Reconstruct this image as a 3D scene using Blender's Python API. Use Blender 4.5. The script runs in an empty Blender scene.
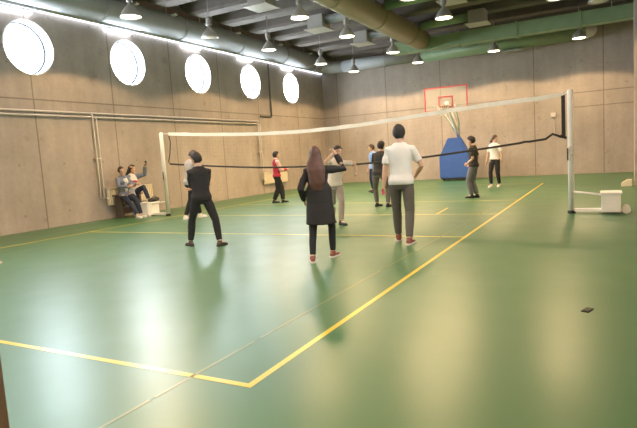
import bpy, bmesh, math, random
from mathutils import Vector, Matrix, noise
random.seed(7)
S = bpy.context.scene
COL = S.collection
PI = math.pi
V = Vector

# ------------------------------------------------------------------ camera
W, H = 637, 428
CAM = V((2.0603, -2.7024, 1.4461)); YAW, PITCH, ROLL, FPX = -0.4981, -0.1056, -0.0646, 537.7
_f = V((math.sin(YAW)*math.cos(PITCH), math.cos(YAW)*math.cos(PITCH), math.sin(PITCH)))
_r0 = V((math.cos(YAW), -math.sin(YAW), 0)); _u0 = _r0.cross(_f)
_r = _r0*math.cos(ROLL) + _u0*math.sin(ROLL); _u = -_r0*math.sin(ROLL) + _u0*math.cos(ROLL)
cd = bpy.data.cameras.new('camera'); cam = bpy.data.objects.new('camera', cd); COL.objects.link(cam)
m = Matrix((_r, _u, -_f)).transposed().to_4x4(); m.translation = CAM
cam.matrix_world = m
cd.sensor_width = 36; cd.lens = FPX/W*36; cd.clip_start = 0.05
S.camera = cam

def on(px, py, ax, v):
    """point of the photograph on the plane  axis = v"""
    d = _f + _r*((px-W/2)/FPX) + _u*((H/2-py)/FPX)
    return CAM + d*((v-CAM[ax])/d[ax])

# ------------------------------------------------------------------ materials
def mat(name, col, rough=0.6, metal=0.0, var=0.0, scale=8.0, bump=0.0, spec=0.5, emit=None, estr=0.0):
    m = bpy.data.materials.new(name); m.use_nodes = True
    nt = m.node_tree; b = nt.nodes['Principled BSDF']
    b.inputs['Base Color'].default_value = (*col, 1); b.inputs['Roughness'].default_value = rough
    b.inputs['Metallic'].default_value = metal; b.inputs['Specular IOR Level'].default_value = spec
    if emit: b.inputs['Emission Color'].default_value = (*emit, 1); b.inputs['Emission Strength'].default_value = estr
    tc = nt.nodes.new('ShaderNodeTexCoord'); nz = nt.nodes.new('ShaderNodeTexNoise')
    nz.inputs['Scale'].default_value = scale; nz.inputs['Detail'].default_value = 4
    nt.links.new(tc.outputs['Object'], nz.inputs['Vector'])
    if var:
        mx = nt.nodes.new('ShaderNodeMix'); mx.data_type = 'RGBA'
        mx.inputs[6].default_value = tuple(max(0, c*(1-var)) for c in col)+(1,)
        mx.inputs[7].default_value = tuple(min(1, c*(1+var)) for c in col)+(1,)
        nt.links.new(nz.outputs['Fac'], mx.inputs[0]); nt.links.new(mx.outputs[2], b.inputs['Base Color'])
    if bump:
        bp = nt.nodes.new('ShaderNodeBump'); bp.inputs['Strength'].default_value = bump; bp.inputs['Distance'].default_value = 0.01
        nt.links.new(nz.outputs['Fac'], bp.inputs['Height']); nt.links.new(bp.outputs['Normal'], b.inputs['Normal'])
    return m

def concrete(name, base, haxis=None, vj=(), hj=(), tie=None, rough=0.75):
    """cast concrete; haxis is the world axis running along the wall, vj vertical and hj level joints, tie = pitch of tie holes"""
    m = bpy.data.materials.new(name); m.use_nodes = True
    nt = m.node_tree; N = nt.nodes; L = nt.links; b = N['Principled BSDF']; b.inputs['Roughness'].default_value = rough
    b.inputs['Specular IOR Level'].default_value = 0.3
    geo = N.new('ShaderNodeNewGeometry'); sep = N.new('ShaderNodeSeparateXYZ'); L.new(geo.outputs['Position'], sep.inputs[0])
    def math_(op, a, bb=None, c=None):
        n = N.new('ShaderNodeMath'); n.operation = op
        for i, x in enumerate((a, bb, c)):
            if x is None: continue
            if isinstance(x, (int, float)): n.inputs[i].default_value = x
            else: L.new(x, n.inputs[i])
        return n.outputs[0]
    def nz(scale, detail=5, rgh=0.6, vec=None):
        n = N.new('ShaderNodeTexNoise'); n.inputs['Scale'].default_value = scale; n.inputs['Detail'].default_value = detail
        n.inputs['Roughness'].default_value = rgh; L.new(vec or geo.outputs['Position'], n.inputs['Vector']); return n.outputs['Fac']
    def ramp(x, lo, hi, a=0.0, c=1.0):
        n = N.new('ShaderNodeMapRange'); n.inputs[1].default_value = lo; n.inputs[2].default_value = hi
        n.inputs[3].default_value = a; n.inputs[4].default_value = c; L.new(x, n.inputs[0]); return n.outputs[0]
    fac = math_('MULTIPLY', ramp(nz(0.55, 6), 0.3, 0.7, 0.84, 1.12), ramp(nz(9, 6, .7), 0.3, 0.7, 0.93, 1.06))
    # streaks that run down the wall
    mp = N.new('ShaderNodeMapping'); mp.inputs['Scale'].default_value = (2.2, 2.2, 0.35); L.new(geo.outputs['Position'], mp.inputs[0])
    fac = math_('MULTIPLY', fac, ramp(nz(1.2, 4, .6, mp.outputs[0]), 0.35, 0.7, 0.92, 1.06))
    # small dark stains
    fac = math_('MULTIPLY', fac, ramp(nz(2.3, 2, .5), 0.66, 0.74, 1.0, 0.84))
    if haxis is not None:
        h = sep.outputs[haxis]; z = sep.outputs[2]
        line = None
        for c, w in [(h, x) for x in vj] + [(z, x) for x in hj]:
            d = math_('ABSOLUTE', math_('SUBTRACT', c, w[0] if isinstance(w, tuple) else w)); e = ramp(d, 0.008, 0.028, 0.55, 1.0)
            if isinstance(w, tuple): e = math_('MAXIMUM', e, math_('LESS_THAN', h, w[1]))
            line = e if line is None else math_('MINIMUM', line, e)
        if line is not None: fac = math_('MULTIPLY', fac, line)
        if tie:
            a = math_('SUBTRACT', math_('FRACT', math_('DIVIDE', h, tie)), 0.5)
            c = math_('SUBTRACT', math_('FRACT', math_('DIVIDE', math_('ADD', z, 0.25), tie)), 0.5)
            d = math_('SQRT', math_('ADD', math_('MULTIPLY', a, a), math_('MULTIPLY', c, c)))
            fac = math_('MULTIPLY', fac, ramp(d, 0.018, 0.03, 0.72, 1.0))
    mx = N.new('ShaderNodeMix'); mx.data_type = 'RGBA'; mx.blend_type = 'MULTIPLY'; mx.inputs[0].default_value = 1
    mx.inputs[6].default_value = (*base, 1)
    cb = N.new('ShaderNodeCombineXYZ')
    for i in range(3): L.new(fac, cb.inputs[i])
    L.new(cb.outputs[0], mx.inputs[7]); L.new(mx.outputs[2], b.inputs['Base Color'])
    bp = N.new('ShaderNodeBump'); bp.inputs['Strength'].default_value = 0.25; bp.inputs['Distance'].default_value = 0.02
    L.new(fac, bp.inputs['Height']); L.new(bp.outputs['Normal'], b.inputs['Normal'])
    return m

WALLC = (0.385, 0.325, 0.275)
LJ = [-1.3, 1.3, 3.9, 6.5, 9.12, 11.72, 14.35, 16.95, 20.3]
M = {}
M['wall_l'] = concrete('left_wall_concrete', WALLC, 1, LJ, [3.43], 1.31)
M['wall_b'] = concrete('back_wall_concrete', WALLC, 0, [-10.4, -7.7, -4.95, -0.8, 1.9], [3.45, (2.85, .8)], 1.37)
M['wall_o'] = concrete('other_wall_concrete', WALLC, None)
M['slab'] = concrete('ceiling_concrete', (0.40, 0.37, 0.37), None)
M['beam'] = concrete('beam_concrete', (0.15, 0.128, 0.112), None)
M['duct'] = mat('galvanised_duct', (0.34, 0.35, 0.35), 0.62, 0.05, 0.12, 3)
M['duct_green'] = mat('green_duct', (0.22, 0.31, 0.17), 0.45, 0.1, 0.12, 3)
M['duct_brown'] = mat('olive_duct', (0.27, 0.235, 0.12), 0.45, 0.1, 0.12, 3)
M['white'] = mat('white_paint', (0.86, 0.82, 0.77), 0.45, 0, 0.04, 5)
M['white2'] = mat('trunking_white', (0.85, 0.85, 0.86), 0.4, 0, 0.03, 5)
M['cream'] = mat('cream_enamel', (0.72, 0.63, 0.47), 0.4, 0, 0.05, 5)
M['pipe'] = mat('pipe_paint', (0.58, 0.52, 0.46), 0.5, 0, 0.05, 5)
M['dark'] = mat('dark_cord', (0.035, 0.028, 0.025), 0.8, 0, 0.2, 30)
M['black'] = mat('black_rubber', (0.02, 0.02, 0.02), 0.6, 0, 0.2, 30)
M['netband'] = mat('net_tape', (0.82, 0.78, 0.70), 0.8, 0, 0.12, 12, 0.2)
M['yellow'] = mat('yellow_line_paint', (0.66, 0.48, 0.035), 0.3, 0, 0.08, 3)
M['fadeline'] = mat('faded_line_paint', (0.15, 0.19, 0.06), 0.35, 0, 0.3, 2)
M['blue'] = mat('blue_padding', (0.035, 0.10, 0.36), 0.55, 0, 0.12, 4, 0.1)
M['red'] = mat('red_border', (0.55, 0.05, 0.06), 0.5, 0, 0.05, 4)
M['rim'] = mat('orange_rim', (0.30, 0.14, 0.05), 0.5, 0, 0.05, 4)
M['board'] = mat('board_face', (0.75, 0.68, 0.55), 0.15, 0, 0.04, 2)
M['board'].node_tree.nodes['Principled BSDF'].inputs['Alpha'].default_value = 0.16
M['brownwood'] = mat('brown_door_wood', (0.20, 0.115, 0.06), 0.5, 0, 0.25, 14)
M['bench'] = mat('dark_bench_wood', (0.09, 0.065, 0.05), 0.6, 0, 0.25, 12)
M['refl'] = mat('lamp_aluminium', (0.42, 0.39, 0.34), 0.4, 0.4, 0.05, 4)
M['rod'] = mat('lamp_rod', (0.30, 0.28, 0.26), 0.5, 0.3, 0.05, 4)
M['lampglow'] = mat('lamp_glow', (1, .9, .75), 0.5, 0, 0, 1, emit=(1.0, 0.84, 0.60), estr=9)
M['unlit'] = mat('unlit_diffuser', (0.62, 0.58, 0.52), 0.4, 0, 0.05, 4)
M['batten'] = mat('lit_batten', (1, 1, 1), 0.5, 0, 0, 1, emit=(0.76, 0.83, 1.0), estr=7.0)
M['strip'] = mat('added_glow', (1, 1, 1), 0.5, 0, 0, 1, emit=(0.70, 0.78, 1.0), estr=3.0)  # glow added under the trunking to wash the upper wall with cool light
M['pane'] = mat('daylit_pane', (0.9, 0.92, 0.95), 0.3, 0, 0, 1, emit=(0.80, 0.90, 1.0), estr=31.0)
M['frame'] = mat('window_frame', (0.18, 0.18, 0.20), 0.4, 0, 0.05, 5)
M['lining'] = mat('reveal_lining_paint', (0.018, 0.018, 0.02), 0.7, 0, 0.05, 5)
M['grille'] = mat('diffuser_face', (0.40, 0.37, 0.32), 0.5, 0, 0.35, 40)
M['box'] = mat('diffuser_box', (0.36, 0.34, 0.31), 0.55, 0.1, 0.08, 4)

def floor_mat():
    m = bpy.data.materials.new('green_sports_floor'); m.use_nodes = True
    nt = m.node_tree; N = nt.nodes; L = nt.links; b = N['Principled BSDF']
    geo = N.new('ShaderNodeNewGeometry')
    n1 = N.new('ShaderNodeTexNoise'); n1.inputs['Scale'].default_value = 0.5; n1.inputs['Detail'].default_value = 6
    n2 = N.new('ShaderNodeTexNoise'); n2.inputs['Scale'].default_value = 1.6; n2.inputs['Detail'].default_value = 6
    L.new(geo.outputs['Position'], n1.inputs['Vector']); L.new(geo.outputs['Position'], n2.inputs['Vector'])
    mx = N.new('ShaderNodeMix'); mx.data_type = 'RGBA'
    mx.inputs[6].default_value = (0.047, 0.131, 0.050, 1); mx.inputs[7].default_value = (0.060, 0.156, 0.060, 1)
    L.new(n1.outputs['Fac'], mx.inputs[0]); L.new(mx.outputs[2], b.inputs['Base Color'])
    mr = N.new('ShaderNodeMapRange'); mr.inputs[1].default_value = 0.3; mr.inputs[2].default_value = 0.7
    mr.inputs[3].default_value = 0.33; mr.inputs[4].default_value = 0.37
    L.new(n2.outputs['Fac'], mr.inputs[0]); L.new(mr.outputs[0], b.inputs['Roughness'])
    b.inputs['Specular IOR Level'].default_value = 0.44
    bp = N.new('ShaderNodeBump'); bp.inputs['Strength'].default_value = 0.012; bp.inputs['Distance'].default_value = 0.01
    L.new(n2.outputs['Fac'], bp.inputs['Height']); L.new(bp.outputs['Normal'], b.inputs['Normal'])
    return m
M['floor'] = floor_mat()

# ------------------------------------------------------------------ mesh helpers
def link(name, me, material, parent=None, smooth=False):
    o = bpy.data.objects.new(name, me); COL.objects.link(o)
    for mm in (material if isinstance(material, (list, tuple)) else [material]): me.materials.append(mm)
    if smooth: me.polygons.foreach_set('use_smooth', [True]*len(me.polygons))
    if parent: o.parent = parent
    return o
def obj(name, bm, material, parent=None, smooth=False):
    bmesh.ops.recalc_face_normals(bm, faces=bm.faces)
    me = bpy.data.meshes.new(name); bm.to_mesh(me); bm.free()
    return link(name, me, material, parent, smooth)
def tag(o, label=None, cat=None, group=None, kind=None):
    if label: o['label'] = label
    if cat: o['category'] = cat
    if group: o['group'] = group
    if kind: o['kind'] = kind
    return o
def thing(name, label, cat, loc=(0, 0, 0), rz=0, group=None):
    o = bpy.data.objects.new(name, None); COL.objects.link(o); o.empty_display_size = 0.1
    o.location = loc; o.rotation_euler = (0, 0, rz); return tag(o, label, cat, group)
def struct(o): o['kind'] = 'structure'; return o
def copytree(o, parent=None):
    c = o.copy(); COL.objects.link(c); c.parent = parent
    for ch in list(o.children): copytree(ch, c)
    return c
def BM(): return bmesh.new()
def box(bm, x0, x1, y0, y1, z0, z1, bevel=0):
    vs = [bm.verts.new((x, y, z)) for x in (x0, x1) for y in (y0, y1) for z in (z0, z1)]
    F = [bm.faces.new([vs[i] for i in q]) for q in ((0, 1, 3, 2), (4, 6, 7, 5), (0, 4, 5, 1), (2, 3, 7, 6), (0, 2, 6, 4), (1, 5, 7, 3))]
    if bevel:
        es = list({e for f in F for e in f.edges})
        bmesh.ops.bevel(bm, geom=es, offset=bevel, segments=2, affect='EDGES', profile=0.7)
    return bm
def frame_of(t, up=None):
    t = t.normalized(); a = up or (V((0, 0, 1)) if abs(t.z) < 0.9 else V((0, 1, 0)))
    x = a.cross(t)
    if x.length < 1e-6: x = V((1, 0, 0)).cross(t)
    x.normalize(); return x, t.cross(x)
def loft(bm, rings, n=16, cap=True):
    """rings: (centre, axis_u, axis_v, ru, rv)"""
    R = []
    for c, u, v, ru, rv in rings:
        R.append([bm.verts.new(c + u*(ru*math.cos(2*PI*k/n)) + v*(rv*math.sin(2*PI*k/n))) for k in range(n)])
    for a, b in zip(R, R[1:]):
        for k in range(n): bm.faces.new((a[k], a[(k+1) % n], b[(k+1) % n], b[k]))
    if cap: bm.faces.new(R[0][::-1]); bm.faces.new(R[-1])
    return bm
def chain(bm, pts, rad, n=12, flat=1.0, up=None, ends=(True, True)):
    """tapered tube through pts with rounded ends; rad may be numbers or (ru, rv)"""
    pts = [V(q) for q in pts]; rad = [(q, q*flat) if isinstance(q, (int, float)) else q for q in rad]
    rings = []
    for i, q in enumerate(pts):
        t = (pts[min(i+1, len(pts)-1)] - pts[max(i-1, 0)])
        u, v = frame_of(t, up); ru, rv = rad[i]
        if i == 0 and ends[0]:
            tn = t.normalized()
            for a in (80, 50, 25): rings.append((q - tn*(min(ru, rv)*math.sin(math.radians(a))), u, v, ru*math.cos(math.radians(a)), rv*math.cos(math.radians(a))))
        rings.append((q, u, v, ru, rv))
        if i == len(pts)-1 and ends[1]:
            tn = t.normalized()
            for a in (25, 50, 80): rings.append((q + tn*(min(ru, rv)*math.sin(math.radians(a))), u, v, ru*math.cos(math.radians(a)), rv*math.cos(math.radians(a))))
    return loft(bm, rings, n)
def tube(bm, pts, r, n=10): return chain(bm, pts, [r]*len(pts), n, ends=(False, False))
def lathe(bm, prof, n=24, close=True):
    R = [[bm.verts.new((r*math.cos(2*PI*k/n), r*math.sin(2*PI*k/n), z)) for k in range(n)] for r, z in prof]
    for a, b in zip(R, R[1:]):
        for k in range(n): bm.faces.new((a[k], a[(k+1) % n], b[(k+1) % n], b[k]))
    if close:
        for r_ in (R[0], R[-1]): bm.faces.new(r_)
    return bm
def ball(bm, c, r, seg=12, M3=None):
    c = V(c); r = V(r) if not isinstance(r, (int, float)) else V((r, r, r))
    mm = Matrix.Translation(c) @ (M3.to_4x4() if M3 else Matrix()) @ Matrix.Diagonal((*r, 1))
    bmesh.ops.create_uvsphere(bm, u_segments=seg, v_segments=max(6, seg//2+2), radius=1, matrix=mm); return bm
def remesh(bm, voxel, smooth=4):
    bmesh.ops.recalc_face_normals(bm, faces=bm.faces)
    me = bpy.data.meshes.new('tmp'); bm.to_mesh(me); bm.free()
    o = bpy.data.objects.new('tmp', me); COL.objects.link(o)
    r = o.modifiers.new('r', 'REMESH'); r.mode = 'VOXEL'; r.voxel_size = voxel
    if smooth: s = o.modifiers.new('s', 'SMOOTH'); s.factor = 0.5; s.iterations = smooth
    dg = bpy.context.evaluated_depsgraph_get(); dg.update()
    out = bpy.data.meshes.new_from_object(o.evaluated_get(dg))
    bpy.data.objects.remove(o); bpy.data.meshes.remove(me)
    out.polygons.foreach_set('use_smooth', [True]*len(out.polygons))
    return out

# ------------------------------------------------------------------ the hall
XL, YB, ZC, XR, YN = -11.25, 23.1, 7.0, 3.12, -7.0
fl = struct(obj('floor', box(BM(), XL-.4, XR+.4, YN-.4, YB+.4, -0.2, 0), M['floor']))
def flat_line(bm, x0, y0, x1, y1, w=0.05):
    d = V((x1-x0, y1-y0, 0)).normalized(); n_ = V((-d.y, d.x, 0))*(w/2)
    a, b = V((x0, y0, 0)), V((x1, y1, 0))
    lo = [bm.verts.new(q) for q in (a-n_, b-n_, b+n_, a+n_)]; hi = [bm.verts.new(q.co+V((0, 0, .0015))) for q in lo]
    bm.faces.new(hi)
    for k in range(4): bm.faces.new((lo[k], lo[(k+1) % 4], hi[(k+1) % 4], hi[k]))
bm = BM()
flat_line(bm, 0, -.025, 0, 18.0); flat_line(bm, -9.0, -.025, -9.0, 18.0)
flat_line(bm, -9.0, 0, -.025, 0); flat_line(bm, -9.0, 18, .0, 18)
obj('boundary_line', bm, M['yellow'], fl)
bm = BM(); flat_line(bm, -8.97, 6.02, -.03, 6.02); flat_line(bm, -8.97, 12, -.03, 12); obj('attack_line', bm, M['yellow'], fl)
bm = BM(); flat_line(bm, -8.97, 9.05, -.03, 9.05); obj('centre_line', bm, M['yellow'], fl)
bm = BM(); flat_line(bm, -1.34, 9.1, -1.42, 10.35, .05); obj('short_service_mark', bm, M['yellow'], fl)
bm = BM()
for a, b in ((-1.4, -.4), (-.36, .72), (.8, 3.4), (3.6, 4.6), (4.7, 8.2), (8.6, 10.6)):
    flat_line(bm, -.475+.013*a, a, -.475+.013*b, b, .028)
tag(obj('faded_line', bm, M['fadeline'], fl), 'faded thin olive line broken by wear')

# left wall with its round windows
WIN = [(6.55+3.32*k, 4.77) for k in range(-4, 5)]
def pierced(name, x0, x1, y0, y1, wins, material):
    w = obj(name, box(BM(), x0, x1, y0, y1, 0, ZC), material)
    bm = BM()
    for y, z in wins:
        bmesh.ops.create_cone(bm, cap_ends=True, segments=64, radius1=.69, radius2=.69, depth=1.2,
                              matrix=Matrix.Translation(((x0+x1)/2, y, z)) @ Matrix.Rotation(PI/2, 4, 'Y'))
    cut = obj('cut', bm, material)
    bo = w.modifiers.new('b', 'BOOLEAN'); bo.operation = 'DIFFERENCE'; bo.object = cut; bo.solver = 'EXACT'
    dg = bpy.context.evaluated_depsgraph_get(); dg.update()
    me = bpy.data.meshes.new_from_object(w.evaluated_get(dg)); w.modifiers.clear(); w.data = me
    bpy.data.objects.remove(cut); return w
struct(pierced('wall_left', XL-.40, XL, YN-.2, YB+.4, WIN, M['wall_l']))
def ring_x(bm, ro, ri, x0, x1, n=64):
    R = [[bm.verts.new((x, r*math.cos(2*PI*k/n), r*math.sin(2*PI*k/n))) for k in range(n)] for r, x in ((ro, x0), (ro, x1), (ri, x1), (ri, x0))]
    for i in range(4):
        a, b = R[i], R[(i+1) % 4]
        for k in range(n): bm.faces.new((a[k], a[(k+1) % n], b[(k+1) % n], b[k]))
    return bm
proto = None
for i, (y, z) in enumerate(WIN):
    if proto is None:
        proto = bpy.data.objects.new('window_1', None); COL.objects.link(proto)
        f = obj('frame', ring_x(BM(), .69, .645, -.38, -.33), M['frame'], proto)
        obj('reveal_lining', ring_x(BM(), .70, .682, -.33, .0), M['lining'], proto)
        obj('rim', ring_x(BM(), .715, .682, .0, .02), M['white2'], proto)
        bm = BM(); bmesh.ops.create_cone(bm, cap_ends=True, segments=64, radius1=.646, radius2=.646, depth=.02, matrix=Matrix.Translation((-.355, 0, 0)) @ Matrix.Rotation(PI/2, 4, 'Y'))
        obj('pane', bm, M['pane'], f); w_ = proto
    else: w_ = copytree(proto); w_.name = 'window_%d' % (i+1)
    w_.location = (XL, y, z); struct(w_)

struct(obj('wall_back', box(BM(), XL, XR+.4, YB, YB+.4, 0, ZC), M['wall_b']))
WIN_ADDED = [(-.1, 4.77), (3.2, 4.77)]  # unseen right wall windows, added to throw daylight on the left wall
wr = struct(pierced('wall_right', XR, XR+.4, YN-.4, YB, WIN_ADDED, M['wall_o']))
for i, (y, z) in enumerate(WIN_ADDED):
    w_ = copytree(proto); w_.name = 'window_%d' % (i+len(WIN)+1); w_.location = (XR, y, z); w_.rotation_euler.z = PI; struct(w_)  # window copies added here as daylight fill
JX = 0.817
struct(obj('wall_near', box(BM(), XL, XR, YN-.4, YN, 0, ZC), M['wall_o']))
struct(obj('trim_1', box(BM(), 2.735, XR, 15.55, 16.0, 0, ZC), M['wall_o']))
struct(obj('ceiling', box(BM(), XL-.4, XR+.4, YN-.4, YB+.4, ZC, ZC+.3), M['slab']))
def beam(y):
    """rib along X; its left end rises in a haunch to the wall"""
    bm = BM(); prof = []
    zt, zb = ZC, 6.42
    for k in range(9):
        a = PI/2*k/8; prof.append((XL+.55+.7*(1-math.cos(a)) , zt-(zt-zb)*math.sin(a)))
    prof += [(XR, zb), (XR, zt)]
    for w0 in (0,):
        A = [bm.verts.new((x, y-.30+(.05 if z < zb+.02 else 0), z)) for x, z in prof]; B = [bm.verts.new((x, y+.30-(.05 if z < zb+.02 else 0), z)) for x, z in prof]
    bm.faces.new(A); bm.faces.new(B[::-1])
    for k in range(len(prof)): k2 = (k+1) % len(prof); bm.faces.new((A[k], B[k], B[k2], A[k2]))
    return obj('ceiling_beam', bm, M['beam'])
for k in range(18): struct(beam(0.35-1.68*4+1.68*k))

# ------------------------------------------------------------------ services under the ceiling
def pipe_duct(name, pts, r, material, label, joints, flange_r=None):
    t = thing(name, label, 'ventilation duct')
    obj('duct_tube', chain(BM(), pts, [r]*len(pts), 28, ends=(False, False)), material, t, True)
    for p_, d in joints:
        p_, d = V(p_), V(d).normalized()
        obj('flange', chain(BM(), [p_-d*.025, p_+d*.025], [(flange_r or r+.025)]*2, 28, ends=(False, False)), material, t)
    return t
DA = pipe_duct('round_duct', [(-10.83, YN+.05, 6.12), (-10.83, 22.0, 6.12)], .37, M['duct'],
               'long grey round duct running above the round windows', [((-10.83, y, 6.12), (0, 1, 0)) for y in (2.0, 5.3, 8.6, 11.9, 15.2, 18.5, 21.4)])
for y in (9.7, 11.34, 13.0, 14.85, 17.9, 20.6):
    bm = BM(); box(bm, -10.62, -10.40, y-.05, y+.05, 6.36, 6.42, .008); tube(bm, [(-10.83, y, 6.47), (-10.83, y, ZC)], .012)
    tube(bm, [(-10.51, y, 6.40), (-10.83, y, 6.475)], .012)
    tag(obj('hanger_bracket', bm, M['white2'], DA), 'small white hanger bracket')
bm = BM(); chain(bm, [(-10.83, 22.0, 6.12), (-10.72, 22.3, 6.0), (-10.3, 22.47, 5.92), (-9.7, 22.5, 5.89)], [.36, .34, .31, .29], 28, ends=(False, False))
obj('elbow', bm, M['duct'], DA, True)
DB = pipe_duct('round_duct', [(-9.7, 22.5, 5.88), (-5.6, 22.5, 5.88)], .28, M['duct'],
               'bright galvanised round duct along top of the back wall near the window corner', [((x, 22.5, 5.88), (1, 0, 0)) for x in (-9.7, -7.4)])
DB2 = pipe_duct('round_duct', [(-5.6, 22.5, 5.84), (1.3, 22.5, 5.84)], .32, M['duct_green'],
                'lower green round duct along the back wall ending in a pale cap', [((x, 22.5, 5.88), (1, 0, 0)) for x in (-5.58, -2.1)])
tag(obj('end_cap', chain(BM(), [(1.3, 22.5, 5.84), (1.42, 22.5, 5.84)], [.32, .27], 24, ends=(False, True)), M['unlit'], DB2), 'pale end cap')
t = thing('rectangular_duct', 'upper green rectangular duct crossing the hall before the back wall', 'ventilation duct', (0, 0, 0))
obj('duct_body', box(BM(), -6.0, XR-.02, 19.6, 20.05, 5.55, 6.05, .02), M['duct_green'], t)
for x in (-3.2, -1.0, 1.2):
    obj('flange', box(BM(), x-.03, x+.03, 19.57, 20.08, 5.52, 6.08), M['duct_green'], t)
for x in (-5.2, 2.2): obj('hanger_rod', tube(BM(), [(x, 19.83, 6.04), (x, 19.83, ZC)], .02), M['rod'], t)
DC = pipe_duct('round_duct', [(-4.72, YN+.05, 5.97), (-4.72, 19.45, 5.97)], .41, M['duct_brown'],
               'large olive round duct running lengthwise under the middle of the ceiling', [((-4.72, y, 5.97), (0, 1, 0)) for y in (4.5, 8.0, 11.3, 14.6, 17.9)])
obj('collar', chain(BM(), [(-4.72, 19.3, 5.97), (-4.72, 19.59, 6.0)], [.43, .36], 24, ends=(False, False)), M['duct_brown'], DC, True)
def diffuser(x, y, z, side, label):
    t = thing('air_diffuser', label, 'air diffuser', (x, y, z), 0, 'box air diffusers under the ceiling beams')
    obj('plenum_box', box(BM(), -.30, .30, -.30, .30, .03, .49, .01), M['box'], t)
    bm = BM(); box(bm, -.40, .40, -.40, .40, 0, .035, .008); tg = obj('face_plate', bm, M['grille'], t)
    x1 = (-4.72-.40-x) if side > 0 else (-4.72+.40-x)
    s = 1 if side > 0 else -1
    obj('branch_duct', chain(BM(), [(.30*s, 0, .33), (x1, 0, .30)], [.15]*2, 16, ends=(False, False)), M['duct'] if s > 0 else M['duct_green'], t, True)
    return t
for i, (px, py, lab) in enumerate([(262, 8, 'box air diffuser nearest the camera on the window side'), (319, 30.5, 'middle box air diffuser on the window side'), (363, 44.5, 'box air diffuser on the window side closest to the back wall')]):
    q = on(px, py, 2, 5.92); diffuser(q.x, q.y, q.z, 1, lab)
for px, py, lab in [(452, 2, 'box air diffuser right of the large olive duct, nearer one'), (478, 24.5, 'box air diffuser right of the large olive duct, close to the green rectangular duct')]:
    q = on(px, py, 2, 5.92); diffuser(q.x, q.y, q.z, -1, lab)
t = thing('outlet_grille', 'olive air outlet under the lower green round duct', 'air outlet', (-1.55, 22.5, 0))
obj('neck', box(BM(), -.25, .25, -.2, .2, 5.46, 5.525, .01), M['duct_green'], t); obj('face_plate', box(BM(), -.42, .42, -.27, .27, 5.43, 5.465, .006), M['grille'], t)

# trunking with batten lights along the head of the left wall
t = thing('cable_trunking', 'white cable trunking running along the left wall above the windows', 'cable trunking', (XL, 0, 5.80))
obj('trunk', box(BM(), .001, .10, YN+.05, YB-.05, -.045, .045, .008), M['white2'], t)
tag(obj('added_glow_strip', box(BM(), .02, .08, YN+.1, YB-.1, -.06, -.045, .003), M['strip'], t), 'glowing strip added along the underside to brighten the wall')  # added glow that brightens the trunking line and the wall below
for y, z in WIN:
    b_ = thing('batten_light', '', 'light', (XL+.001, y-.35, 5.683))
    k = WIN.index((y, z))
    b_['label'] = 'lit batten light above ' + {4: 'the leftmost visible round window', 5: 'the second round window from the left',
        6: 'the middle round window', 7: 'the second round window from the far corner', 8: 'the round window nearest the far corner'}.get(k, 'a round window behind the camera side of the photo')
    b_['group'] = 'batten lights above the round windows'
    obj('housing', box(BM(), 0, .14, -.5, .5, 0, .05, .008), M['white2'], b_)
    obj('tube', chain(BM(), [(.07, -.46, -.03), (.07, .46, -.03)], [.035]*2, 12), M['batten'], b_, True)

# pendant lamps
def bell(): return lathe(BM(), [(.045, .40), (.05, .33), (.075, .29), (.13, .24), (.20, .15), (.245, .06), (.265, 0), (.255, 0), (.235, .06), (.19, .145), (.12, .23), (.06, .27)], 28)
def make_lamp(lit):
    t = thing('pendant_lamp', '', 'ceiling lamp', (0, 0, 5.25), 0, 'bell shaped pendant lamps' if lit else 'unlit pendant lamps')
    obj('reflector', bell(), M['refl'], t, True)
    obj('ballast_housing', lathe(BM(), [(.05, .38), (.085, .39), (.085, .58), (.05, .61)], 16), M['rod'], t)
    obj('rod', tube(BM(), [(0, 0, .60), (0, 0, 1.17)], .014), M['rod'], t)
    obj('bulb', lathe(BM(), [(.05, .005), (.20, .012), (.235, .03), (.22, .07), (.05, .09)], 24), M['lampglow'] if lit else M['unlit'], t, True)
    if lit:
        ld = bpy.data.lights.new('lamp_light', 'SPOT'); ld.energy = 260; ld.color = (1.0, 0.69, 0.37); ld.spot_size = math.radians(144); ld.spot_blend = 0.12
        ld.shadow_soft_size = 0.16
        lo = bpy.data.objects.new('lamp_light', ld); COL.objects.link(lo); lo.parent = t; lo.location = (0, 0, -.03)
    return t
lampA = make_lamp(True); lampU = make_lamp(False)
LAMPS = [(354, 72, 'lit pendant lamp before the back wall, nearest the window corner'),
         (418, 63, 'lit pendant lamp before the back wall, just left of the red bordered backboard'),
         (494, 51.5, 'lit pendant lamp before the back wall, just right of the red bordered backboard'),
         (579, 38.5, 'lit pendant lamp before the back wall above the right net post'),
         (321, 64.5, 'lit pendant lamp by the window corner, hanging under the grey duct'),
         (393, 53, 'lit pendant lamp in front of the bright galvanised duct'),
         (269, 50.5, 'lit pendant lamp above the window second from the far corner'),
         (347, 37, 'lit pendant lamp between two box air diffusers'),
         (444, 18.5, 'lit pendant lamp right of the olive duct between two diffusers'),
         (557, -1.5, 'lit pendant lamp cut by top edge of the photo, toward the right'),
         (131, 17.5, 'lit pendant lamp nearest the camera, above the second window from the left'),
         (300, 18.5, 'lit pendant lamp in the middle row beside a box air diffuser'),
         (410, -1.5, 'lit pendant lamp cut by top edge of the photo, over the olive duct')]
first = True
for px, py, lab in LAMPS:
    o = lampA if first else copytree(lampA); first = False
    o.location = on(px, py, 2, 5.25); o['label'] = lab
for x in (-8.4, -5.3, -2.1, 1.05):  # fill lamps added out of view to light surfaces facing the camera
    for y in ((4.2, -4.2) if x in (-5.3, 1.05) else (-4.2,)):
        o = copytree(lampA); o.location = (x, y, 5.25); o['label'] = 'lit pendant lamp added out of view over the near end of the hall as fill light'
lampU.location = on(210, 38, 2, 5.3); lampU['label'] = 'unlit pendant lamp above the middle round window'
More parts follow.
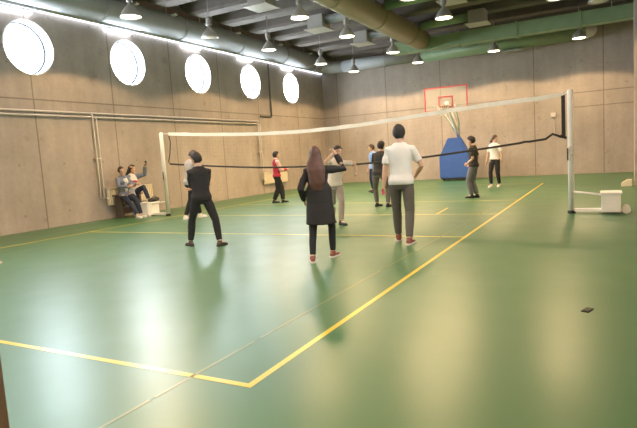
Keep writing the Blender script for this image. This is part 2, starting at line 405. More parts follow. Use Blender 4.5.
o = copytree(lampU); o.location = on(598, 2, 2, 5.25); o['label'] = 'unlit pendant lamp at top edge of the photo, on the right'

# ------------------------------------------------------------------ wall services
for z, lab, y1 in ((3.13, 'upper heating pipe running level along the left wall', 16.8), (3.02, 'lower heating pipe running level along the left wall', 16.7)):
    t = thing('heating_pipe', lab, 'pipe', (XL, 0, z), 0, 'level heating pipes on the left wall')
    obj('pipe_run', tube(BM(), [(.07, YN+.05, 0), (.07, y1, 0)], .026, 12), M['pipe'], t, True)
    for y in [0.5+2.2*k for k in range(8)]:
        obj('pipe_clip', box(BM(), 0.001, .10, y-.015, y+.015, -.035, .035, .004), M['pipe'], t)
def riser(y, lab, z0):
    t = thing('riser_pipe', lab, 'pipe', (XL, y, 0), 0, 'upright heating pipes')
    for dy, zt, lx in ((-.06, 3.13, .13), (.06, 3.02, .13)):
        obj('pipe_run', tube(BM(), [(.07, dy, zt-.025), (.125, dy, zt-.06), (.125, dy, z0+.05), (.125, dy+.10, z0)], .024, 12), M['pipe'], t, True)
    obj('pipe_clip', box(BM(), .001, .15, -.10, .10, 1.8, 1.83, .004), M['pipe'], t)
riser(8.26, 'upright pair of pipes dropping to the radiator beside the seated women', .62)
riser(16.72, 'upright pair of pipes dropping to the far radiator behind the red top', .62)
def radiator(y0, y1, lab):
    t = thing('radiator', lab, 'radiator', (XL, 0, 0), 0, 'cream wall radiators')
    n = int((y1-y0)/.075); bm = BM()
    box(bm, .075, .125, y0, y1, .40, .90, .006)
    for k in range(n):
        y = y0+(k+.5)*(y1-y0)/n; box(bm, .12, .15, y-.022, y+.022, .43, .87, .008)
    obj('panel', bm, M['cream'], t)
    obj('top_grille', box(BM(), .04, .155, y0-.005, y1+.005, .895, .92, .004), M['cream'], t)
    for y in (y0+.2, y1-.2): obj('bracket', box(BM(), .001, .08, y-.02, y+.02, .45, .85), M['white'], t)
    obj('valve', chain(BM(), [(.10, y0-.03, .62), (.16, y0-.03, .62)], [.022, .03], 12), M['white'], t)
radiator(8.45, 10.25, 'ribbed cream radiator behind the two seated women')
radiator(16.85, 18.75, 'cream radiator behind the person in the red top')
t = thing('cable_conduit', 'dark conduit dropping beside the fourth round window to the pipes', 'conduit', (XL, 17.88, 0))
obj('conduit_tube', tube(BM(), [(.06, 0, 5.70), (.06, 0, 3.40), (.06, -.02, 3.36), (.06, -.9, 3.36)], .035, 8), M['beam'], t)
t = thing('junction_box', 'small pale box high on the back wall left of the right net post', 'junction box', (-.04, YB, 2.6))
obj('cover', box(BM(), -.10, .10, -.07, -.001, -.10, .10, .01), M['pipe'], t)
obj('cable', tube(BM(), [(.03, -.02, -.14), (.03, -.02, -.86)], .014, 8), M['pipe'], t)

# ------------------------------------------------------------------ volleyball posts and net
def post(name, x, s, lab, b0=.53, b1=.86):
    """s = +1: weights stand to the right of the pole"""
    t = thing(name, lab, 'net post', (x, 9.12, 0), 0, 'free standing net posts')
    obj('pole', lathe(BM(), [(.056, .02), (.056, 2.41), (.05, 2.435), (.02, 2.445)], 20), M['white'], t, True)
    obj('foot_pad', lathe(BM(), [(.075, 0), (.075, .05), (.06, .06)], 20), M['black'], t)
    obj('ground_rail', box(BM(), *(sorted((.04*s, (b1+.06)*s))), -.05, .05, .035, .095, .008), M['white'], t)
    for yy in (-.04, .04): obj('brace_rail', tube(BM(), [(.04*s, yy, .43), ((b0+.03)*s, yy, .36)], .018), M['white'], t, True)
    obj('counterweight_box', box(BM(), *sorted((b0*s, b1*s)), -.24, .24, .04, .385, .012), M['white'], t)
    obj('box_lid', box(BM(), *sorted(((b0-.02)*s, (b1+.02)*s)), -.26, .26, .385, .42, .008), M['white'], t)
    for yy in (-.12, .12):
        w = BM(); bmesh.ops.create_cone(w, cap_ends=True, segments=20, radius1=.075, radius2=.075, depth=.05, matrix=Matrix.Translation(((b1+.09)*s, yy, .075)) @ Matrix.Rotation(PI/2, 4, 'X'))
        obj('wheel', w, M['white'], t)
    obj('axle', tube(BM(), [((b1+.09)*s, -.12, .075), ((b1+.09)*s, .12, .075)], .015, 8), M['white'], t); obj('axle_arm', box(BM(), *sorted((b1*s, (b1+.10)*s)), -.03, .03, .05, .10), M['white'], t)
    wi = BM(); box(wi, -.035, .035, -.10, -.05, 1.18, 1.34, .006); obj('winch', wi, M['unlit'], t)
    obj('winch_handle', tube(BM(), [(-.05*s, -.11, 1.30), (-.05*s, -.11, 1.06)], .014, 8), M['dark'], t)
    return t
post('net_post', 1.405, 1, 'right white net post with a white weight box on the open green floor')
post('net_post', -9.42, -1, 'left white net post with a weight box beside the seated women', .58, 1.18)
TOP = [(-9.27, 2.40), (-8.6, 2.33), (-7.4, 2.235), (-6.2, 2.15), (-4.7, 2.10), (-3.3, 2.12), (-2.06, 2.19), (-.93, 2.265), (.1, 2.31), (.87, 2.33), (1.33, 2.37)]
BOT = [(-9.18, 1.52), (-8.0, 1.41), (-6.0, 1.26), (-3.6, 1.195), (-1.64, 1.275), (-.33, 1.39), (.47, 1.46), (.95, 1.51), (1.08, 1.60), (1.24, 1.53)]
def interp(P, x):
    for a, b in zip(P, P[1:]):
        if a[0] <= x <= b[0]: f = (x-a[0])/(b[0]-a[0]); return a[1]+(b[1]-a[1])*f
    return P[0][1] if x < P[0][0] else P[-1][1]
def sm(P, x): return sum(interp(P, x+d) for d in (-.5, -.25, 0, .25, .5))/5 if -8.9 < x < .6 else interp(P, x)
YN_ = 9.12
net = thing('volleyball_net', 'slack volleyball net strung between the two white posts', 'net', (0, YN_, 0))
bm = BM(); n = 90; xs = [-9.12+(1.28+9.12)*k/n for k in range(n+1)]
rows = []
for x in xs:
    z = sm(TOP, x); wob = .012*noise.noise(V((x*3, 0, 5)))
    rows.append([bm.verts.new(q) for q in ((x, -.008+wob, z+.045+wob), (x, .008+wob, z+.045+wob), (x, .008-wob, z-.045), (x, -.008-wob, z-.045))])
for a, b in zip(rows, rows[1:]):
    for k in range(4): bm.faces.new((a[k], a[(k+1) % 4], b[(k+1) % 4], b[k]))
bm.faces.new(rows[0]); bm.faces.new(rows[-1][::-1])
obj('top_tape', bm, M['netband'], net)
bm = BM(); tube(bm, [(-9.37, 0, 2.40), (-9.12, 0, sm(TOP, -9.12))], .008, 6); tube(bm, [(1.28, 0, 2.36), (1.36, 0, 2.39)], .010, 6); obj('tension_cord', bm, M['netband'], net)
obj('bottom_cord', tube(BM(), [(x, 0, sm(BOT, x)) for x in [-9.15+.1*k for k in range(101)]] + [(.95, 0, 1.51), (1.08, 0, 1.60), (1.24, 0, 1.53)], .026, 6), M['dark'], net, True)
obj('side_cord', tube(BM(), [(-9.12, 0, 2.33), (-9.08, 0, 2.15), (-9.14, 0, 1.8), (-9.22, 0, 1.58), (-9.15, 0, 1.50)], .014, 6), M['dark'], net, True)
bm = BM(); box(bm, 1.245, 1.315, -.012, .012, 1.50, 2.34, .004); tube(bm, [(1.22, -.01, 1.56), (1.33, .01, 1.50)], .03, 6); tag(obj('side_band', bm, M['dark'], net), 'dark band gathered at the right end')
bm = BM()
def strand(a, b, r=.0004):
    d = (V(b)-V(a)).normalized(); u, v = frame_of(d)
    A = [bm.verts.new(V(a)+u*(r*math.cos(2*PI*k/3))+v*(r*math.sin(2*PI*k/3))) for k in range(3)]; B = [bm.verts.new(V(b)+u*(r*math.cos(2*PI*k/3))+v*(r*math.sin(2*PI*k/3))) for k in range(3)]
    for k in range(3): bm.faces.new((A[k], A[(k+1) % 3], B[(k+1) % 3], B[k]))
xs = [-8.95+.1*k for k in range(102)]
for x in xs: strand((x, 0, sm(BOT, x)), (x, 0, sm(TOP, x)-.03))
for j in range(1, 9):
    for a, b in zip(xs[::3], xs[3::3]):
        strand((a, 0, sm(BOT, a)+(sm(TOP, a)-sm(BOT, a))*j/9), (b, 0, sm(BOT, b)+(sm(TOP, b)-sm(BOT, b))*j/9))
obj('netting', bm, M['dark'], net)

# ------------------------------------------------------------------ basketball stand
YBB = 19.8
c0 = on(424, 89, 1, YBB); c1 = on(468, 110, 1, YBB)
bx0, bx1, bz0, bz1 = c0.x, c1.x, on(424, 113, 1, YBB).z, c0.z
bxc = (bx0+bx1)/2
st = thing('basketball_stand', 'wheeled basketball stand with blue padded base and red bordered backboard', 'basketball hoop', (bxc, 21.6, 0))
L_ = lambda x, y: (x-bxc, y-21.6)
hw, hb = (bx1-bx0)/2, (bz1-bz0)
bd = obj('backboard', box(BM(), -hw+.02, hw-.02, YBB-21.6, YBB-21.6+.03, bz0+.02, bz1-.02), M['board'], st)
def rect_frame(bm, x0, x1, z0, z1, w, y0, y1):
    box(bm, x0, x1, y0, y1, z1-w, z1); box(bm, x0, x1, y0, y1, z0, z0+w); box(bm, x0, x0+w, y0, y1, z0+w, z1-w); box(bm, x1-w, x1, y0, y1, z0+w, z1-w); return bm
obj('border', rect_frame(BM(), -hw, hw, bz0, bz1, .045, YBB-21.6-.008, YBB-21.6+.035), M['red'], bd)
obj('target_square', rect_frame(BM(), -.30, .30, bz0+.14, bz0+.60, .05, YBB-21.6-.008, YBB-21.6-.001), M['red'], bd)
bm = BM(); y_ = YBB-21.6-.38; zr = bz0+.17
bmesh.ops.create_circle(bm, segments=4, radius=.001); bm.clear()
ringp = [(.225*math.cos(2*PI*k/28), y_+.225*math.sin(2*PI*k/28), zr) for k in range(29)]
tube(bm, ringp, .014, 8); box(bm, -.10, .10, y_+.20, YBB-21.6-.008, zr-.05, zr+.02)
obj('rim', bm, M['rim'], st, True)
bm = BM()
for k in range(14):
    a = 2*PI*k/14; b_ = a+2*PI/28
    for (a0, z0, r0), (a1, z1, r1) in (((a, zr, .225), (b_, zr-.18, .16)), ((b_, zr-.18, .16), (a, zr-.38, .12)), ((a, zr, .225), (a-2*PI/28, zr-.18, .16))):
        tube(bm, [(r0*math.cos(a0), y_+r0*math.sin(a0), z0), (r1*math.cos(a1), y_+r1*math.sin(a1), z1)], .004, 4)
obj('hoop_net', bm, M['netband'], st)
yb = YBB-21.6
bm = BM()
tube(bm, [(0.02, .25, 1.85), (0, -.35, 2.35), (-.02, yb+.2, bz0+.35)], .085, 10); obj('main_arm', bm, M['white'], st, True)
bm = BM()
for sx in (-1, 1): tube(bm, [(.02*sx, .12, 2.0), (.22*sx, -.55, 2.62), (.34*sx, yb+.04, bz0+.20)], .045, 8)
obj('fork_strut', bm, M['white'], st, True)
bm = BM(); box(bm, -.36, .36, yb+.032, yb+.08, bz0+.10, bz0+.22); obj('board_carrier', bm, M['white'], st)
# padded base: six sided front outline, tapering to the back
q0, q1 = on(440, 180, 1, 21.3), on(470, 179, 1, 21.3); k0, k1 = on(441, 157, 1, 21.3), on(470.5, 155, 1, 21.3); t0, t1 = on(447.5, 138, 1, 21.3), on(461, 137.5, 1, 21.3)
bw = (q1.x-q0.x)/2; tw = (t1.x-t0.x)/2; ox = (q0.x+q1.x)/2-bxc; ox2 = (t0.x+t1.x)/2-bxc; zt = t0.z; zk = k0.z
prof = [(ox-bw, .12), (ox+bw, .12), (ox+bw, zk), (ox2+tw, zt), (ox2-tw, zt), (ox-bw, zk)]
bm = BM(); A = [bm.verts.new((x, -.3, z)) for x, z in prof]; B = [bm.verts.new((ox+(x-ox)*.92, .75, .12+(z-.12)*.8)) for x, z in prof]
bm.faces.new(A); bm.faces.new(B[::-1])
for k in range(6): bm.faces.new((A[k], A[(k+1) % 6], B[(k+1) % 6], B[k]))
bmesh.ops.bevel(bm, geom=list(bm.edges), offset=.03, segments=2, affect='EDGES')
obj('base_padding', bm, M['blue'], st)
obj('chassis', box(BM(), ox-bw+.06, ox+bw-.06, -.24, .70, .06, .13), M['black'], st)
for sx in (-1, 1):
    for yy in (-.15, .6):
        w = BM(); bmesh.ops.create_cone(w, cap_ends=True, segments=16, radius1=.05, radius2=.05, depth=.05, matrix=Matrix.Translation((ox+sx*(bw-.15), yy, .05)) @ Matrix.Rotation(PI/2, 4, 'Y'))
        obj('castor', w, M['black'], st)

# ------------------------------------------------------------------ small loose things
t = thing('gym_bench', 'low dark bench under the two seated women', 'bench', (-10.86, 8.97, 0))
obj('seat_board', box(BM(), -.16, .16, -.46, .46, .66, .705, .01), M['bench'], t)
for y in (-.36, .36): obj('leg', box(BM(), -.14, .14, y-.03, y+.03, 0, .66, .006), M['bench'], t)
obj('stretcher', box(BM(), -.02, .02, -.33, .33, .12, .30), M['bench'], t)
bm = BM(); ball(bm, (0, 0, .06), (.12, .18, .06), 16); ball(bm, (.02, .10, .075), (.09, .10, .06), 12); ball(bm, (-.03, -.09, .055), (.09, .10, .055), 12)
me = remesh(bm, .015, 6)
for v in me.vertices:
    v.co.z = max(v.co.z, 0.001)
t = thing('dark_bag', 'soft dark bag lying on the left weight box', 'bag', (-10.08, 9.24, .42)); link('bag_body', me, M['black'], t)
bm = BM(); tube(bm, [(0, -.10, .10), (.04, -.05, .16), (.04, .05, .16), (0, .10, .115)], .010, 8); obj('strap', bm, M['black'], t, True)
pt = on(587.5, 310.5, 2, 0)
t = thing('dropped_phone', 'small dark object lying alone on the green floor at right', 'phone', (pt.x, pt.y, 0), math.atan2((on(591, 308, 2, 0)-on(583, 313, 2, 0)).y, (on(591, 308, 2, 0)-on(583, 313, 2, 0)).x))
obj('case', box(BM(), -.062, .062, -.03, .03, 0, .011, .004), M['black'], t)
obj('lens_block', box(BM(), -.055, -.025, -.02, .02, .011, .013, .0008), M['dark'], t)
q = on(629, 186, 2, 0)
t = thing('pale_block', 'pale wedge shaped block on the floor against the right hand pillar', 'block', (q.x, q.y, 0))
bm = BM(); A = [(-.20, 0), (.08, 0), (.08, .20), (-.04, .20), (-.20, .10)]
a_ = [bm.verts.new((x, -.14, z)) for x, z in A]; b_ = [bm.verts.new((x, .14, z)) for x, z in A]
bm.faces.new(a_); bm.faces.new(b_[::-1])
for k in range(5): bm.faces.new((a_[k], a_[(k+1) % 5], b_[(k+1) % 5], b_[k]))
bmesh.ops.bevel(bm, geom=list(bm.edges), offset=.012, segments=2, affect='EDGES')
obj('block_body', bm, M['cream'], t)

t = thing('wooden_post', 'brown wooden post standing at the bottom left corner of the photo', 'post', (JX-.055, -2.05, 0))
obj('shaft', box(BM(), -.055, .055, -.05, .05, .02, 1.30, .005), M['brownwood'], t)
obj('cap', box(BM(), -.058, .055, -.053, .053, 1.30, 1.33, .004), M['brownwood'], t)
obj('base_plate', box(BM(), -.11, .11, -.10, .10, 0, .02, .004), M['dark'], t)

# ------------------------------------------------------------------ people
SKIN = mat('skin', (0.52, 0.32, 0.22), 0.55, 0, 0.06, 12)
SKIN2 = mat('skin_olive', (0.42, 0.25, 0.165), 0.55, 0, 0.06, 12)
EYEW = mat('eye_white', (0.75, 0.73, 0.70), 0.3); EYED = mat('eye_dark', (0.03, 0.02, 0.015), 0.2)
LIP = mat('lip', (0.42, 0.16, 0.13), 0.5)
def cloth(name, c, var=.18): return mat(name, c, 0.85, 0, var, 9, 0.35, 0.2)
BLACKC = cloth('black_cloth', (.030, .027, .028)); BLACKP = cloth('black_trouser_cloth', (.028, .026, .028)); COATC = cloth('dark_coat_cloth', (.031, .028, .028))
GREYC = cloth('grey_sweater_cloth', (.42, .39, .36)); WHITEC = cloth('white_cloth', (.66, .635, .60), .06); CREAMC = cloth('cream_shirt_cloth', (.62, .54, .44), .08)
REDC = cloth('red_cloth', (.42, .035, .06)); PINKC = cloth('pale_pink_cloth', (.66, .40, .37)); BLUEC = cloth('blue_shirt_cloth', (.20, .33, .58))
DARKG = cloth('dark_grey_cloth', (.115, .10, .085)); BROWNG = cloth('brown_grey_cloth', (.15, .125, .105)); MIDG = cloth('grey_trouser_cloth', (.30, .25, .21))
JEAN = cloth('grey_jeans_cloth', (.17, .165, .17), .3); NAVY = cloth('navy_jeans_cloth', (.035, .04, .065)); CARDI = cloth('grey_blue_cardigan_cloth', (.17, .19, .24)); PRINT = cloth('red_print_cloth', (.62, .05, .09), .1)
DTEE = cloth('dark_tee_cloth', (.050, .044, .040))
HAIRB = mat('black_hair', (.020, .015, .013), .75, 0, .4, 40, .4); HAIRBR = mat('brown_hair', (.06, .032, .02), .55, 0, .4, 40, .4); HAIRR = mat('reddish_brown_hair', (.085, .036, .024), .65, 0, .4, 40, .4)
SH_BLACK = mat('black_shoe', (.02, .019, .018), .5, 0, .1, 20); SH_BROWN = mat('brown_shoe', (.085, .05, .03), .5, 0, .1, 20); SH_WHITE = mat('white_shoe', (.78, .74, .68), .55, 0, .06, 20)
SH_RED = mat('red_brown_shoe', (.24, .07, .045), .55, 0, .1, 20); SOLEW = mat('pale_sole', (.70, .62, .55), .6); SOLED = mat('dark_sole', (.03, .028, .026), .6)

def ik(a, b, l1, l2, pole):
    d = b-a; L = min(d.length, (l1+l2)*.998); dn = d.normalized()
    b = a+dn*L
    x = (l1*l1-l2*l2+L*L)/(2*L); h = math.sqrt(max(0, l1*l1-x*x))
    pn = pole - dn*pole.dot(dn)
    if pn.length < 1e-5: pn = V((0, 1, 0))
    return a+dn*x+pn.normalized()*h, b

def rotm(yaw=0, fwd=0, side=0):
    return Matrix.Rotation(math.radians(yaw), 3, 'Z') @ Matrix.Rotation(math.radians(-fwd), 3, 'X') @ Matrix.Rotation(math.radians(side), 3, 'Y')

def person(label, loc, rz, Hh, feet, hands, elbow=(None, None), knee=(None, None), lean=(0, 0, 0), head=(0, 0, 0), fem=False, pel=(0, 0, .93),
           top=None, top_name='shirt', hem=.86, sleeve='long', legs=None, leg_name='trousers', legfit=1.0, shoe=None, sole=None, hair=None, longhair=0,
           skin=None, coat=False, fingers=25, group='people in the hall', extras=None, sleeve_mat=None, handdir=(None, None), footpitch=(0, 0), hip_yaw=0):
    """all measures for a 1.75 m figure facing +Y with its right hand at +X, then scaled. feet: (x, y, z, toe yaw deg) left, right"""
    s = Hh/1.75; skin = skin or SKIN
    root = thing('person', label, 'person', loc, rz, group)
    T = rotm(*lean); HY = Matrix.Rotation(math.radians(hip_yaw), 3, 'Z')
    P = V(pel)
    hipw = .092
    ank = []
    for i, (x, y, z, yaw) in enumerate(feet): ank.append(V((x, y, z+.085+.10*math.sin(math.radians(footpitch[i])))))
    hipj = lambda sx: P + HY @ V((sx*hipw, 0, -.03))
    # let the pelvis drop until both feet are reached
    for _ in range(60):
        if max((ank[i]-hipj(-1 if i == 0 else 1)).length for i in (0, 1)) <= .835: break
        P.z -= .008
    def TP(x, y, z): return P + T @ V((x, y, z-.93))
    shw = .158 if fem else .174
    SHJ = [TP(-shw, -.005, 1.385), TP(shw, -.005, 1.385)]
    legsj, armsj = [], []
    for i in (0, 1):
        h = hipj(-1 if i == 0 else 1); pk = V(knee[i]) if knee[i] else Matrix.Rotation(math.radians(feet[i][3]), 3, 'Z') @ V((0, 1, 0))
        k, a = ik(h, ank[i], .43, .41, pk); legsj.append((h, k, a))
        pe = V(elbow[i]) if elbow[i] else V(((-.6 if i == 0 else .6), -1, -.1))
        e, w = ik(SHJ[i], V(hands[i]), .285, .25, pe); armsj.append((SHJ[i], e, w))
    w_ = .88 if fem else 1.0
    # ---------------- torso rings: z, half width, half depth, y
    TR = [(.80, .10, .085, 0), (.86, .155 if not fem else .160, .108, -.008), (.93, .165 if not fem else .170, .115, -.012), (1.02, .146*w_, .10, -.004), (1.10, .138*w_*.97, .096, .0),
          (1.20, .152*w_, .106, .004), (1.30, .165*w_, .114 + (.018 if fem else 0), .006 + (.014 if fem else 0)), (1.37, .166*w_, .104, 0), (1.41, .145*w_, .088, -.006), (1.445, .110, .070, -.008), (1.475, .075, .060, -.006), (1.495, .062, .056, -.004)]
    def torso(bm, z0, z1, off, flare=None):
        rs = []
        zs = [r_[0] for r_ in TR]
        def at(z):
            for a, b in zip(TR, TR[1:]):
                if a[0] <= z <= b[0]:
                    f = (z-a[0])/(b[0]-a[0]); return [a[j]+(b[j]-a[j])*f for j in range(4)]
            return list(TR[0]) if z < TR[0][0] else list(TR[-1])
        grid = [z0] + [z for z in zs if z0+.01 < z < z1-.01] + [z1]
        for z in grid:
            _, a, b, y = at(z); a += off; b += off
            if off > .015 and z < .97: a += .012; b += .010
            if flare and z < flare[0]: a = max(a, flare[1]); b = max(b, flare[2])
            U = T if z > .9 else Matrix.Identity(3)
            rs.append((TP(0, y, z) if z > .9 else P+V((0, y, z-.93)), U @ V((1, 0, 0)), U @ V((0, 1, 0)), a, b))
        loft(bm, rs, 24)
    # ---------------- body
    bm = BM()
    torso(bm, .83, 1.495, 0)
    NB = TP(0, -.006, 1.46); HR = T @ rotm(*head); HC = TP(0, .012, 1.515) + HR @ V((0, .012, .098))
    chain(bm, [NB, TP(0, .004, 1.53), HC+HR @ V((0, -.012, -.05))], [.060 if not fem else .052, .054 if not fem else .047, .056])
    hd = [(-.118, .020, .022, .058), (-.104, .040, .045, .042), (-.075, .055, .070, .020), (-.035, .066, .086, .006), (.01, .073, .095, .0), (.05, .077, .098, -.004), (.085, .070, .090, -.007), (.11, .048, .064, -.008), (.123, .020, .028, -.008)]
    loft(bm, [(HC+HR @ V((0, y, z)), HR @ V((1, 0, 0)), HR @ V((0, 1, 0)), a*1.05, b) for z, a, b, y in hd], 24)
    chain(bm, [HC+HR @ V((0, .088, .018)), HC+HR @ V((0, .104, -.012)), HC+HR @ V((0, .110, -.026))], [.008, .011, .015], 8)
    for sx in (-1, 1): ball(bm, HC+HR @ V((sx*.077, -.008, -.008)), (.010, .020, .032), 10, HR)
    for sx in (-1, 1): chain(bm, [HC+HR @ V((sx*.016, .092, .030)), HC+HR @ V((sx*.050, .080, .032))], [.009, .007], 8)
    for i in (0, 1):
        a, e, w = armsj[i]
        chain(bm, [TP((-1 if i == 0 else 1)*.09, -.005, 1.395), a, a.lerp(e, .45), e, e.lerp(w, .3), w], [.056, .053, .047, .038, .040, .027])
    for i in (0, 1):
        h, k, a = legsj[i]; chain(bm, [h+V((0, 0, .04)), h, h.lerp(k, .4), k, k.lerp(a, .28), k.lerp(a, .7), a], [.085, .086, .076, .052, .055, .042, .036])
        fy = Matrix.Rotation(math.radians(feet[i][3]), 3, 'Z') @ Matrix.Rotation(math.radians(-footpitch[i]), 3, 'X')
        chain(bm, [a, a+fy @ V((0, .06, -.035)), a+fy @ V((0, .14, -.055))], [.036, .032, .024])
    # hands: palm, four fingers of different length, thumb from the side of the palm
    for i in (0, 1):
        a, e, w = armsj[i]; sx = -1 if i == 0 else 1
        d = (V(handdir[i]).normalized() if handdir[i] else (w-e).normalized())
        pn = V((-sx, .25, 0)); pn = (pn-d*pn.dot(d)); pn = pn.normalized() if pn.length > 1e-3 else V((0, 1, 0))
        la = pn.cross(d).normalized()          # across the palm
        if la.y < 0 and abs(la.y) > .05: la = -la
        chain(bm, [w-d*.01, w+d*.03, w+d*.085], [(.024, .018), (.036, .016), (.041, .014)], 12, up=la.cross(d))
        for j, (o_, L_) in enumerate(((.030, .072), (.010, .080), (-.011, .074), (-.030, .058))):
            b0 = w+d*.075+la*o_; cu = math.radians(fingers*(1+.12*j))
            d1 = (d*math.cos(cu)+pn*math.sin(cu)); d2 = (d*math.cos(2*cu)+pn*math.sin(2*cu))
            chain(bm, [b0, b0+d*.02, b0+d1*(L_*.55)+d*.01, b0+d*.01+d1*(L_*.55)+d2*(L_*.45)], [.0095, .0095, .0085, .007], 8)
        t0_ = w+d*.025+la*.030; chain(bm, [t0_, t0_+la*.022+d*.028+pn*.012, t0_+la*.028+d*.060+pn*.022], [.013, .011, .009], 8)
    me = remesh(bm, .0085, 3)
    # face colour pieces joined to the same mesh
    bm = BM(); nb = 0
    for sx in (-1, 1): ball(bm, HC+HR @ V((sx*.031, .0855, .012)), (.0135, .010, .0085), 10, HR)
    n1_ = len(bm.faces)
    for sx in (-1, 1): ball(bm, HC+HR @ V((sx*.031, .0935, .012)), (.0062, .0045, .0062), 8, HR)
    for sx in (-1, 1): ball(bm, HC+HR @ V((sx*.033, .088, .036)), (.019, .008, .004), 8, HR)
    n2_ = len(bm.faces)
    ball(bm, HC+HR @ V((0, .0925, -.062)), (.022, .010, .0065), 10, HR)
    bm.faces.ensure_lookup_table()
    for k_, f_ in enumerate(bm.faces):
        f_.smooth = True
        f_.material_index = 0 if k_ < nb else 1 if k_ < n1_ else 2 if k_ < n2_ else 3
    m2 = bpy.data.meshes.new('face'); bm.to_mesh(m2); bm.free(); bm = BM(); bm.from_mesh(me); bm.from_mesh(m2); bpy.data.meshes.remove(m2)
    bm.transform(Matrix.Scale(s, 4)); bm.to_mesh(me); bm.free()
    body = link('body', me, [skin, EYEW, EYED, LIP], root)
    def part(name, bm, material, vox=.011, smooth=3, parent=root, crease=.006):
        me = remesh(bm, vox, smooth)
        if crease:
            n_ = len(me.vertices); nn = [0.0]*(3*n_); cc = [0.0]*(3*n_)
            me.vertices.foreach_get('normal', nn); me.vertices.foreach_get('co', cc)
            for q in range(0, 3*n_, 3):
                a_ = crease*.8*noise.noise((cc[q]*11, cc[q+1]*11, cc[q+2]*5))
                cc[q] += nn[q]*a_; cc[q+1] += nn[q+1]*a_; cc[q+2] += nn[q+2]*a_
            me.vertices.foreach_set('co', cc)
        me.transform(Matrix.Scale(s, 4)); return link(name, me, material, parent, True)
    # ---------------- top
    bm = BM()
    torso(bm, hem, 1.485, .016, (1.14, .162 if not fem else .160, .116) if not coat else (1.12, .20, .145))
    if coat:
        bt = P+V((0, -.01, -.36)); loft(bm, [(P+V((0, -.005, 0)), V((1, 0, 0)), V((0, 1, 0)), .198, .145), (P+V((0, -.01, -.15)), V((1, 0, 0)), V((0, 1, 0)), .215, .165), (bt, V((1, 0, 0)), V((0, 1, 0)), .232, .185)], 24)
    def sleeve_chain(bm, i, kind, g=0):
        a, e, w = armsj[i]; sx = -1 if i == 0 else 1; st_ = TP(sx*.09, -.005, 1.393)
        if kind == 'short': chain(bm, [st_, a, a.lerp(e, .4), a.lerp(e, .72)], [.064+g, .062+g, .062+g, .063+g], ends=(True, False))
        elif kind == 'rolled': chain(bm, [st_, a, a.lerp(e, .45), e, e.lerp(w, .35)], [.066+g, .064+g, .060+g, .055+g, .052+g], ends=(True, False))
        else: chain(bm, [st_, a, a.lerp(e, .45), e, e.lerp(w, .5), w], [.066+g, .064+g, .060+g, .055+g, .051+g, .040+g], ends=(True, False))
    for i in (0, 1): sleeve_chain(bm, i, sleeve)
    shirt = part(top_name, bm, top)
    # ---------------- legs
    bm = BM(); torso(bm, .80, 1.0, .012)
    for i in (0, 1):
        h, k, a = legsj[i]
        chain(bm, [h+V((0, 0, .01)), h+V((0, 0, -.03)), h.lerp(k, .4), k, k.lerp(a, .3), k.lerp(a, .7), k.lerp(a, .93)], [.086, .092, (.090*legfit), .070*legfit, .070*legfit, .060*legfit, .052*legfit], ends=(True, False))
    part(leg_name, bm, legs)
    # ---------------- shoes
    for i in (0, 1):
        x, y, z, yaw = feet[i]; a = legsj[i][2]
        FM = Matrix.Rotation(math.radians(yaw), 3, 'Z') @ Matrix.Rotation(math.radians(-footpitch[i]), 3, 'X')
        base = a + FM @ V((0, 0, -.085))
        X, Y, Z = FM @ V((1, 0, 0)), FM @ V((0, 1, 0)), FM @ V((0, 0, 1))
        bm = BM(); rs = []
        for yy, hw_, hh in ((-.068, .020, .035), (-.055, .034, .048), (-.01, .038, .055), (.05, .040, .045), (.11, .046, .034), (.16, .042, .027), (.188, .024, .018)):
            rs.append((base+Y*yy+Z*(.016+hh*.62), X, Z, hw_, hh*.75))
        loft(bm, rs, 16); chain(bm, [base+Z*.05+Y*.0, base+Z*.105], [.045, .043], ends=(True, False))
        sh = part('shoe', bm, shoe, .008, 3, root, 0)
        bm = BM(); R0, R1 = [], []
        out = [(-.075, .022), (-.05, .038), (0, .040), (.05, .043), (.11, .050), (.16, .046), (.192, .024)]
        ol = [(-w2, y2) for y2, w2 in out] + [(w2, y2) for y2, w2 in out[::-1]]
        for xx, yy in ol: R0.append(bm.verts.new(base+X*xx+Y*yy)); R1.append(bm.verts.new(base+X*xx*1.02+Y*yy*1.01+Z*.026))
        bm.faces.new(R0[::-1]); bm.faces.new(R1)
        for k in range(len(ol)): k2 = (k+1) % len(ol); bm.faces.new((R0[k], R0[k2], R1[k2], R1[k]))
        bm.transform(Matrix.Scale(s, 4)); obj('sole', bm, sole or shoe, sh)
    # ---------------- hair
    bm = BM(); mm = Matrix.Translation(HC+HR @ V((0, -.008, .012))) @ HR.to_4x4()
    g = bmesh.ops.create_uvsphere(bm, u_segments=36, v_segments=24, radius=1)
    for v in bm.verts:
        d = v.co.normalized(); f = d.y
        th = (-.80 + (f+1)/.9*.50) if f < -.1 else (-.30+(f+.1)/.45*.50) if f < .35 else (.20+(f-.35)/.65*.40)
        if longhair: th -= .28*max(0, min(1, (.75-f)/.6))
        inside = max(0, min(1, (d.z-th)/.14))
        r_ = .90 + .20*inside + .035*inside*noise.noise(d*4.0)
        v.co = V((d.x*.087, d.y*.110, d.z*.124))*r_
    bm.transform(mm)
